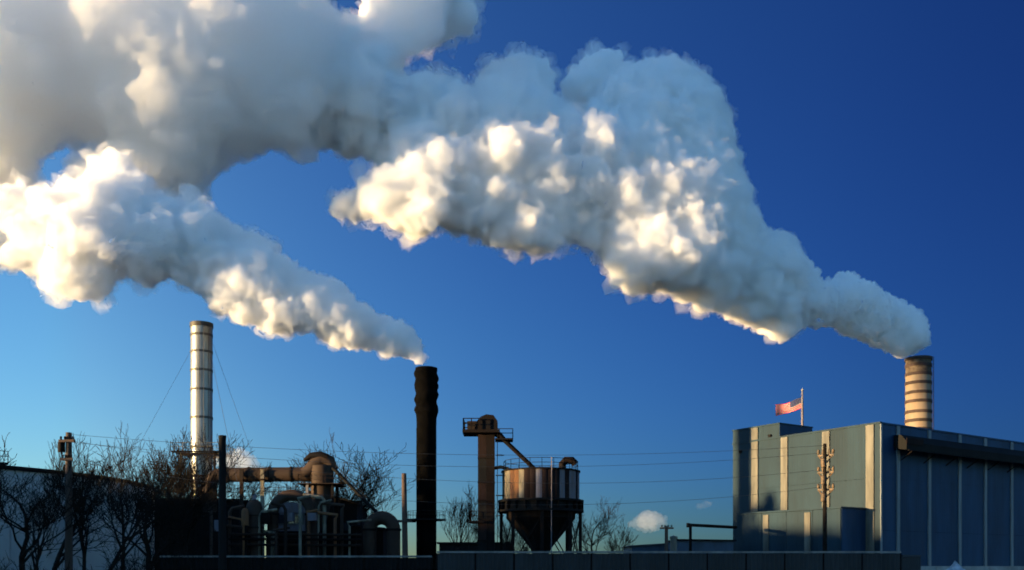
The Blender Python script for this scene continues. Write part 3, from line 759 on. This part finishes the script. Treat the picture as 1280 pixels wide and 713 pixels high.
for i, (a, b_) in enumerate(zip(attach, ends)):
    b2 = b_; pts_ = []
    sag = (1.0, 1.3, 1.7, 2.0)[i]
    for k in range(33):
        s_ = k/32; q = a.lerp(b2, s_); q = q-Z*(sag*4*s_*(1-s_)); pts_.append(q)
    w_ = MB().tube(pts_, .012, 5).build('power_line', M['wire'], None, loc=tuple(a))
    tag(w_, ('topmost', 'second highest', 'third highest', 'lowest')[i]+' of the four thin power lines strung across the sky', 'power line', 'power lines')

# ---------------- fences, barrier, heap
def fence(name, label, px0, px1, ytop, D, m, capm, pitch=2.4, D2=None):
    D2 = D2 or D
    a, b_ = G(px0, D), G(px1, D2)
    t = thing(name, (a+b_)/2, label, 'fence')
    h = zat(ytop, D); h2 = zat(ytop, D2); L_ = (b_-a).length; d = (b_-a).normalized(); nn = d.cross(Z); n = max(1, round(L_/pitch))
    for i in range(n):
        x0, x1 = L_*i/n+.06, L_*(i+1)/n-.06; hh = h+(h2-h)*(i+.5)/n
        mb = MB(); k = 8; vs = []; pr_ = []
        for j in range(k):
            p = (x1-x0)/k; xx = x0+p*j; pr_ += [(xx, 0), (xx+p*.5, 0), (xx+p*.6, .04), (xx+p*.9, .04)]
        pr_.append((x1, 0)); jit = .015*((i*5) % 3)
        for xx, dd in pr_:
            q = a+d*xx+nn*(dd+jit); vs += [q+Z*.05, q+Z*(hh-.16)]
        for xx, dd in reversed(pr_):
            q = a+d*xx+nn*(dd+jit-.03); vs += [q+Z*.05, q+Z*(hh-.16)]
        K = len(pr_)*2
        fs = [(2*q_, (2*q_+2) % (2*K), (2*q_+3) % (2*K), 2*q_+1) for q_ in range(K)]
        mb.add(vs, fs); mb.build('fence_panel', m, t)
        MB().box(a+d*((x0+x1)/2)+Z*(hh-.07)+nn*.01, (x1-x0+.1, .16, .12), (d, nn, Z)).build('cap_rail', capm, t)
    for i in range(n+1):
        MB().box(a+d*(L_*i/n)-nn*.09+Z*(h+(h2-h)*i/n-.15)/2, (.12, .1, h+(h2-h)*i/n-.15), (d, nn, Z)).build('post', M['dark'], t)
    return t
fence('sheet_fence', 'long dark corrugated sheet fence with pale top edge in front of the factory', 546, 1126, 689, 60, M['fence'], M['fencecap'])
fence('sheet_fence', 'lower black sheet fence with a thin pale edge below the plant', 200, 540, 694.5, 64, M['black'], M['fencecap'])
fence('sheet_fence', 'short dark fence end turning away in front of the navy wall', 1127, 1150, 694, 60.5, M['fence'], M['fence'], D2=74)
a, b_ = G(1135, 100), G(1330, 106)
t = thing('concrete_barrier', (a+b_)/2, 'low pale concrete barrier at the foot of the navy wall', 'barrier')
d = (b_-a).normalized(); nn = d.cross(Z); L_ = (b_-a).length
for i in range(6):
    MB().box(a+d*(L_*(i+.5)/6)+Z*1.03, (L_/6-.06, .3, 2.06), (d, nn, Z)).build('barrier_block', M['concrete'], t)
D = 92; c = G(1197, D)
mb = MB(); prof = []; NN = 26; vs = []; rows_ = [0, .4, .8, 1.2, 1.6, 2.0, 2.3, 2.5, 2.6]; ht = zat(701, D)
for i, r_ in enumerate([3.4, 2.9, 2.4, 1.9, 1.4, .95, .55, .25, .02]):
    for k in range(NN):
        a_ = 2*math.pi*k/NN; rr_ = r_*(1+.16*noise.noise(Vector((math.cos(a_)*2, math.sin(a_)*2, i*.5))))
        vs.append(c+Vector((rr_*math.cos(a_)+.25*(i/8)*-1, rr_*math.sin(a_), ht*i/8+.08*noise.noise(Vector((k*.9, i*.9, 3))))))
mb.add(vs, [(i*NN+k, i*NN+(k+1) % NN, (i+1)*NN+(k+1) % NN, (i+1)*NN+k) for i in range(8) for k in range(NN)]+[tuple(range(8*NN, 9*NN))])
tag(mb.build('gravel_heap', M['gravel'], None, loc=tuple(c), smooth=True), 'pale heap of gravel in front of the navy factory wall', 'heap')

# ---------------- bare trees
def grow_tree(seed, h=8.0, levels=4, spread=.55, trunk_r=.15, upb=.18):
    r = random.Random(seed); tr = MB(); cr = MB()
    def br(p, d, L_, rad, lv):
        segs = 4 if lv < 2 else 3; pts_ = [p]; rr_ = [rad]; q = p; dd = d.copy()
        for i in range(segs):
            dd = (dd+Vector((r.gauss(0, .16), r.gauss(0, .16), r.gauss(0, .10)+upb*.35))).normalized()
            q = q+dd*(L_/segs); pts_.append(q); rr_.append(max(.010, rad*(1-.62*(i+1)/segs)))
        (tr if lv == 0 else cr).tube(pts_, rr_, 6 if lv < 2 else 3, caps=lv < 2)
        if lv >= levels: return
        nch = {0: 7, 1: 4, 2: 4, 3: 3}.get(lv, 3)
        for k in range(nch):
            t_ = r.uniform(.33 if lv == 0 else .2, 1.0); i = min(segs-1, int(t_*segs)); f_ = t_*segs-i
            s_ = pts_[i].lerp(pts_[i+1], f_); a_ = r.uniform(0, 2*math.pi)
            base = (pts_[i+1]-pts_[i]).normalized(); side_ = base.orthogonal().normalized(); side_ = Matrix.Rotation(a_, 3, base)@side_
            nd = (base*(1-spread*r.uniform(.6, 1.1))+side_*spread*r.uniform(.8, 1.3)+Z*upb).normalized()
            br(s_, nd, L_*r.uniform(.42, .68), max(.011, rr_[i]*r.uniform(.5, .7)), lv+1)
        if lv < levels: br(pts_[-1], dd, L_*.55, rr_[-1], lv+1)
    br(Vector((0, 0, 0)), Vector((r.gauss(0, .06), r.gauss(0, .06), 1)).normalized(), h*.55, trunk_r, 0)
    mx = max(v[2] for v in cr.v)
    return tr, cr, mx
protos = []
for sd, sp, up_ in ((3, .5, .28), (11, .58, .24), (23, .42, .34), (37, .52, .28)):
    tr, cr, mx = grow_tree(sd, spread=sp, upb=up_)
    mt = tr.build('trunk', M['bark'], None, smooth=True); mc = cr.build('crown', M['bark'], None)
    protos.append((mt.data, mc.data, mx))
    bpy.data.objects.remove(mt); bpy.data.objects.remove(mc)
def tree(px, ytop, D, pi, label, rz, wide=1.0, name='bare_tree', group='bare trees'):
    mt, mc, mx = protos[pi]; h = zat(ytop, D); s_ = h/mx
    o = bpy.data.objects.new(name, None); col.objects.link(o); o.location = G(px, D)
    o.scale = (s_*wide, s_*wide, s_); o.rotation_euler.z = rz
    tag(o, label, 'tree', group)
    for nm, m_ in (('trunk', mt), ('crown', mc)):
        q = bpy.data.objects.new(nm, m_); col.objects.link(q); q.parent = o
TR = [(4, 528, 52, 0, 'leafless tree cut by the left edge of the picture in front of the tank', 1.0, 1.3),
      (26, 540, 57, 1, 'leafless tree second from the left edge in front of the round tank', 2.2, 1.4),
      (40, 585, 48, 2, 'slim leafless sapling with a dark straight trunk in front of the round tank', .4),
      (62, 540, 63, 3, 'leafless tree just left of the utility pole with crossarms', 4.0, 1.3),
      (108, 535, 62, 2, 'leafless tree just right of the utility pole with crossarms', 3.1),
      (128, 540, 58, 0, 'forked leafless tree in front of the right side of the round tank', 5.2),
      (150, 532, 75, 1, 'tall leafless tree at the right rim of the round tank', .9),
      (176, 526, 78, 3, 'tallest leafless tree between the round tank and the steel chimney', 2.9, 1.25),
      (200, 530, 80, 2, 'upright leafless tree above the left end of the black shed', 1.7),
      (222, 534, 84, 0, 'leafless tree touching the left side of the steel chimney tower', 3.6),
      (188, 545, 88, 1, 'leafless tree rising over the black shed roof left of the steel chimney', 4.9, 1.3),
      (308, 562, 118, 1, 'leafless tree showing above the horizontal duct', .3),
      (405, 540, 124, 3, 'leafless tree rising behind the cyclone', 1.1),
      (440, 545, 122, 1, 'wide leafless tree behind the conveyor tube', 4.4, 1.6),
      (470, 578, 128, 0, 'leafless tree above the fat black bent pipe', 2.5),
      (360, 585, 126, 2, 'small leafless tree seen through the gap under the horizontal duct', 2.0),
      (568, 600, 128, 2, 'leafless tree between the black chimney and the bucket elevator', .7),
      (586, 625, 124, 0, 'small leafless tree at the foot of the bucket elevator', 3.3),
      (742, 612, 122, 1, 'leafless tree right beside the silo legs', 5.0),
      (765, 645, 118, 3, 'low leafless tree below and left of the small pink cloud', 1.4),
      (640, 640, 84, 2, 'dark leafless tree standing in front of the silo hopper', 2.6),
      (668, 655, 82, 0, 'low dark leafless tree under the silo', .2)]
for a_ in TR: tree(*a_)

# undergrowth: tangled bare shrubs along the foot of everything
def brush(name, label, regs, seed):
    r = random.Random(seed); mb = MB()
    for (p0, p1, yt, D0, D1, n) in regs:
        for _ in range(n):
            D = r.uniform(D0, D1); px = r.uniform(p0, p1); base = G(px, D)
            h = zat(yt, D)*r.uniform(.45, 1.05)*(0.75+.25*math.sin(px*.07+D))
            lean = Vector((r.gauss(0, .22), r.gauss(0, .22), 1)).normalized()
            q = base; pts_ = [q]
            for i in range(3):
                lean = (lean+Vector((r.gauss(0, .16), r.gauss(0, .16), .05))).normalized(); q = q+lean*h/3; pts_.append(q)
            mb.tube(pts_, [.035, .025, .018, .008], 3, caps=False)
            for k in range(5):
                s_ = pts_[1].lerp(pts_[3], r.random()); dd = Vector((r.gauss(0, .7), r.gauss(0, .7), r.uniform(.1, .9))).normalized()*h*r.uniform(.15, .35)
                mb.tube([s_, s_+dd*.5+Vector((0,0,.05)), s_+dd], [.018, .013, .006], 3, caps=False)
    return tag(mb.build(name, M['bark']), label, 'undergrowth', kind='stuff')
brush('undergrowth', 'tangled bare dark undergrowth along the bottom left', [(-40, 150, 692, 40, 62, 80), (140, 300, 660, 60, 95, 320), (540, 800, 680, 66, 100, 380), (-60, 60, 690, 58, 80, 40)], 5)

# ---------------- unseen buildings added beyond the left edge to throw shade over the yard
def shade_building(label, wa, wb_, hh, nw):
    wa, wb_ = Vector(wa), Vector(wb_); d = (wb_-wa).normalized(); nn = Vector((-d.y, d.x, 0))
    wh = thing('shade_building', (wa+wb_)/2, label, 'building')
    L_ = (wb_-wa).length
    MB().box((wa+wb_)/2+nn*9+Z*hh/2, (L_, 18, hh), (d, nn, Z)).build('wall', M['rust'], wh)
    vs = []
    for e in (wa-d*.4, wb_+d*.4): vs += [e-nn*.4+Z*hh, e+nn*9+Z*(hh+1.6), e+nn*18.4+Z*hh]
    MB().add(vs, [(0,1,2), (5,4,3), (0,3,4,1), (1,4,5,2), (2,5,3,0)]).build('roof', M['roof'], wh)
    for i in range(nw):
        q = wa+d*(L_*(i+.5)/nw)-nn*.05+Z*5.5
        w1 = MB().box(q, (2.6, .2, 2.2), (d, nn, Z)).build('window', M['glass'], wh)
        MB().box(q-Z*1.2-nn*.06, (2.9, .3, .16), (d, nn, Z)).build('sill', M['concrete'], w1)
shade_building('lower dark building added unseen outside the left edge to shade the yard', (-44, 25, 0), (-69, 71, 0), 8.6, 5)
shade_building('taller dark building added unseen beyond the round tank to shade the yard', (-104, 80, 0), (-150, 190, 0), 12.5, 10)
#</PLANT>
# ------------------------------------------------------------------ smoke
def poly_arr(p): return np.array(p, float)
def seg_dist(pts, poly):
    a = poly; b = np.roll(poly, -1, 0); d = b-a
    best = np.full(len(pts), 1e9)
    for i in range(len(a)):
        w = pts-a[i]; t = np.clip((w@d[i])/max(d[i]@d[i], 1e-9), 0, 1)
        best = np.minimum(best, np.hypot(*(w-t[:, None]*d[i]).T))
    return best
def inside(pts, poly):
    r = np.zeros(len(pts), bool); n = len(poly)
    for i in range(n):
        x1, y1 = poly[i]; x2, y2 = poly[(i+1) % n]
        c = (y1 > pts[:, 1]) != (y2 > pts[:, 1])
        with np.errstate(divide='ignore', invalid='ignore'):
            xx = (x2-x1)*(pts[:, 1]-y1)/(y2-y1)+x1
        r ^= c & (pts[:, 0] < xx)
    return r
ICO = None
def ico():
    global ICO
    if ICO is None:
        bm = bmesh.new(); bmesh.ops.create_icosphere(bm, subdivisions=2, radius=1)
        bm.verts.ensure_lookup_table()
        ICO = (np.array([v.co[:] for v in bm.verts]), np.array([[v.index for v in f.verts] for f in bm.faces])); bm.free()
    return ICO
def puff_mesh(name, outer, holes, depth_of, n, rmax, voxel, seed, thick=1.0, tmax=110, amp=1.0, clip=None, edge=.5, core=None, wav=(.8, .5, .48, .5), shear=None, cs=1.0, inset=4, rag=1.0):
    """fills an outline (given on the plume's own upright plane) with overlapping balls in depth, fuses and billows them"""
    rng = np.random.default_rng(seed)
    outer = poly_arr(outer); holes = [poly_arr(h) for h in holes]
    lo, hi = outer.min(0), outer.max(0)
    pts = rng.uniform(lo, hi, (n*6, 2))
    ok = inside(pts, outer)
    for h in holes: ok &= ~inside(pts, h)
    if clip: ok &= clip(pts)
    pts = pts[ok]
    d = seg_dist(pts, outer)
    for h in holes: d = np.minimum(d, seg_dist(pts, h))
    pts, d = pts[:n*2], d[:n*2]
    keep = d > 3
    pts, d = pts[keep][:n], d[keep][:n]
    d = np.maximum(d-inset, 2.5)
    fill = rng.random(len(d)) < .3
    r = np.minimum(d*1.0, np.where(fill, 1.6*rmax, rmax*rng.uniform(.45, 1., len(d))))
    T = np.minimum(thick*d, tmax)                       # half depth of the plume here
    off = rng.uniform(-1, 1, len(d))*np.maximum(T-r*.7, 0)*np.where(fill, .35, 1)
    if shear is not None: off = off+shear(pts)
    iv, fi = ico(); V = []; FC = []; b = 0
    for (x, y), rr, o in zip(pts, r, off):
        D = depth_of(x); s = D/F
        D2 = D+o*s; s2 = D2/F
        c = np.array([(x-640)*s2, D2, EYE+(HY-y)*s2])
        V.append(c+iv*rr*s2); FC.append(fi+b); b += len(iv)
    V = np.concatenate(V); FC = np.concatenate(FC)
    me = bpy.data.meshes.new(name); me.from_pydata(V.tolist(), [], FC.tolist())
    o = bpy.data.objects.new(name, me); col.objects.link(o)
    md = o.modifiers.new('r', 'REMESH'); md.mode = 'VOXEL'; md.voxel_size = voxel
    dg = bpy.context.evaluated_depsgraph_get()
    m2 = bpy.data.meshes.new_from_object(o.evaluated_get(dg)); bpy.data.objects.remove(o); bpy.data.meshes.remove(me)
    # smooth a little, then billow
    bm = bmesh.new(); bm.from_mesh(m2)
    seen = set(); bad = []                                  # drop enclosed hollows and crumbs
    for v0 in bm.verts:
        if v0 in seen: continue
        seen.add(v0); isl = [v0]
        for q in isl:
            for e in q.link_edges:
                w = e.other_vert(q)
                if w not in seen: seen.add(w); isl.append(w)
        if len(isl) < .02*len(bm.verts): bad += isl
    if bad: bmesh.ops.delete(bm, geom=bad, context='VERTS')
    for _ in range(2): bmesh.ops.smooth_vert(bm, verts=bm.verts, factor=.5, use_axis_x=True, use_axis_y=True, use_axis_z=True)
    bm.normal_update()
    vo = noise.voronoi; fr = noise.noise
    for v in bm.verts:
        p = v.co; k = amp(p) if callable(amp) else amp
        w = Vector((fr(p*(.22/cs)), fr(p*(.22/cs)+Vector((7,3,1))), fr(p*(.22/cs)+Vector((1,9,4)))))*1.9*cs+noise.noise_vector(p*(.7/cs))*.55*cs
        d = 0.0
        for cell, wt in zip((6.0*cs, 3.0*cs, 1.5*cs, .8*cs), wav):       # cauliflower bulges of several sizes, in metres
            a_ = wt*min(1.0, 3.9*k*cs/cell)
            if a_ < .03: continue
            f1 = vo((p+w)/cell)[0][0]
            d += a_*cell*.8*(.45-min(f1, 1.0)**1.7)
        m_ = .35+1.1*min(1, max(0, .5+.9*fr(p*(.11/cs)+Vector((3,5,8)))))       # calm and turbulent stretches
        d = d*m_+min(k, .6)*cs*1.5*noise.fractal(p*(.55/cs), 1.0, 2.1, 4)
        nv = noise.noise_vector
        v.co = p+v.normal*d+(nv(p*(.8/cs))*.55+nv(p*(1.9/cs))*.35)*min(1.0, k*1.3)*cs*rag
    bm.to_mesh(m2); bm.free()
    m2.polygons.foreach_set('use_smooth', [True]*len(m2.polygons))
    m2.name = name
    return m2
def fringe(me, name, seed, reach, cs=1.0):
    """a thin torn veil of vapour round a billow"""
    m2 = me.copy(); m2.name = name; bm = bmesh.new(); bm.from_mesh(m2); bm.normal_update(); o = Vector((seed*3.1, 2, 7))
    for v in bm.verts:
        p = v.co; t = noise.fractal(p*(.45/cs)+o, .9, 2.3, 6)
        v.co = p+v.normal*(reach(p)*(t*1.5+.12))
    bm.to_mesh(m2); bm.free(); return m2
def place_mesh(me, name, material, parent):
    me.materials.clear(); me.materials.append(material)
    org = ORG[parent]
    me.transform(Matrix.Translation(-org))
    o = bpy.data.objects.new(name, me); col.objects.link(o); o.parent = parent; ORG[o] = org
    return o

A_out = [(1161,452),(1164,425),(1160,400),(1145,382),(1120,370),(1100,360),(1085,352),(1062,341),(1038,345),(1030,350),(1012,325),(1000,300),(985,290),(962,292),(950,280),(938,262),(942,235),(928,215),(935,195),(918,180),(912,150),(908,120),(896,100),(880,88),(855,80),(825,76),(790,80),(775,66),(755,62),(738,64),(706,84),(706,112),(734,142),(722,152),(694,120),(690,92),(665,72),(640,66),(615,72),(608,104),(590,116),(568,98),(540,94),(500,98),(486,80),(520,62),(545,48),(585,46),(600,40),(595,10),(580,-20),(560,-60),(455,-60),(450,10),(445,30),(428,32),(420,5),(422,-60),(-330,-60),(-330,60),(-90,235),(100,265),(200,255),(250,262),(252,240),(262,222),(275,210),(300,205),(320,197),(340,196),(355,205),(366,222),(352,246),(340,268),(370,284),(392,294),(410,276),(425,280),(450,272),(480,280),(505,290),(520,292),(545,285),(570,287),(595,295),(615,300),(640,305),(680,314),(695,305),(715,298),(735,305),(752,315),(760,345),(765,360),(800,368),(835,365),(860,375),(885,385),(915,398),(925,408),(950,408),(965,425),(990,428),(1005,410),(1040,412),(1070,425),(1100,440),(1130,452)]
A_holes = [[(382,202),(405,186),(440,188),(480,204),(476,222),(450,233),(425,231),(395,222)], [(52,182),(75,178),(97,182),(85,200),(78,228),(66,225),(55,205)], [(398,248),(412,245),(414,256),(402,262)]]
B_out = [(541,458),(535,435),(520,410),(500,395),(470,385),(445,370),(430,350),(405,345),(385,340),(352,320),(345,300),(310,285),(285,275),(255,262),(235,245),(190,240),(165,215),(150,195),(130,200),(100,225),(75,245),(30,245),(-90,225),(-150,220),(-150,300),(-90,325),(20,340),(45,350),(60,370),(90,375),(130,365),(150,350),(175,352),(200,350),(240,358),(275,378),(295,400),(340,412),(370,418),(400,425),(440,435),(480,447),(515,455),(525,462)]
depA = lambda x: 501.4/(3.38-(x-640)/F)          # both plumes drift with the wind, left and towards the camera
depB = lambda x: 670.9/(5.5-(x-640)/F)
ampA = lambda p: min(1.0, max(.28, (74-p.x)/60), max(.5, (p.x+55)/30))
AX = ([-100, 300, 430, 560, 700, 850, 1000, 1080, 1148], [110, 110, 150, 200, 215, 245, 355, 400, 445])
def shearA(p):            # the upper side of the plume lags behind, the lower side leads towards the sun
    return np.clip(np.interp(p[:, 0], *AX)-p[:, 1], -90, 120)*np.interp(p[:, 0], [380, 530, 720, 850, 1000, 1148], [0, .9, .9, .7, .4, .2])
BX = ([-100, 100, 200, 300, 400, 533], [290, 295, 300, 345, 385, 455])
def shearB(p): return (np.interp(p[:, 0], *BX)-p[:, 1])*.6
pl = thing('steam_plume', P(1148, 449, 170), 'huge billowing white steam plume pouring from the banded cream chimney behind the blue building', 'steam')
me = puff_mesh('billow', A_out, A_holes, depA, 1500, 46, .38, 1, clip=lambda p: ((p[:, 0] > 430) | ((p[:, 0] > 335) & (p[:, 1] > 212))) & (p[:, 0] < 985), amp=ampA, shear=shearA, inset=5, wav=(1.05, .5, .32, .3), rag=.55)
fm = fringe(me, 'fringe', 1, lambda p: 1.8*ampA(p))
place_mesh(fm, 'fringe', vol('torn_steam', .17), place_mesh(me, 'billow', vol('dense_steam', 1.0), pl))
ampY = lambda p: min(1.0, max(.34, (78-p.x)/32))
me = puff_mesh('young_billow', A_out, A_holes, depA, 700, 30, .22, 21, clip=lambda p: p[:, 0] > 930, amp=ampY, shear=shearA, inset=3, cs=.6, wav=(1., .9, .8, .6))
place_mesh(me, 'young_billow', vol('young_steam', 1.5), pl)
me = puff_mesh('drifting_steam', A_out, A_holes, depA, 1300, 70, .6, 2, clip=lambda p: p[:, 0] < 520, amp=1.2, inset=10, cs=1.0, rag=.7, wav=(1.1, .7, .4, .3))
place_mesh(me, 'drifting_steam', vol('thin_steam', .34), pl)
pb = thing('steam_plume', P(533, 461, 120), 'smaller cream steam plume trailing left from the black chimney', 'steam')
ampB = lambda p: min(.9, max(.22, (-8-p.x)/45))
me = puff_mesh('billow', B_out, [], depB, 900, 40, .27, 3, amp=lambda p: min(1.2, ampB(p)*1.5), shear=shearB, cs=.7, wav=(1., .8, .7, .6))
fm = fringe(me, 'fringe', 2, lambda p: 1.6*ampB(p))
place_mesh(fm, 'fringe', vol('torn_steam', .22), place_mesh(me, 'billow', vol('dense_steam', 1.2), pb))

# leaking steam over the duct and two far small clouds
pd = thing('steam_puff', P(295, 585, 117), 'small pinkish steam puff leaking above the horizontal duct', 'steam')
me = puff_mesh('billow', [(256,586),(262,572),(280,563),(300,557),(318,566),(332,580),(334,590),(300,592)], [], lambda x: 117, 120, 10, .16, 5, amp=.12)
place_mesh(me, 'billow', vol('leak_steam', .5), pd)
def far_cloud(label, outline, D, dens, seed, n=120):
    o = poly_arr(outline); c = o.mean(0); t = thing('cloud', P(c[0], c[1], D), label, 'cloud')
    me = puff_mesh('billow', outline, [], lambda x: D, n, 18, D/F*1.5, seed, amp=1.0, cs=D/F*1.6)
    place_mesh(me, 'billow', vol('cloud_vapour', dens), t)
far_cloud('small pink tinged cumulus cloud low over the fence left of the factory', [(776,658),(786,648),(800,638),(815,634),(830,640),(839,652),(832,664),(812,668),(795,664)], 1500, .011, 8)
far_cloud('faint wisp of cloud just left of the factory wall', [(868,634),(878,626),(890,622),(893,630),(884,638),(873,639)], 1500, .004, 9, 60)
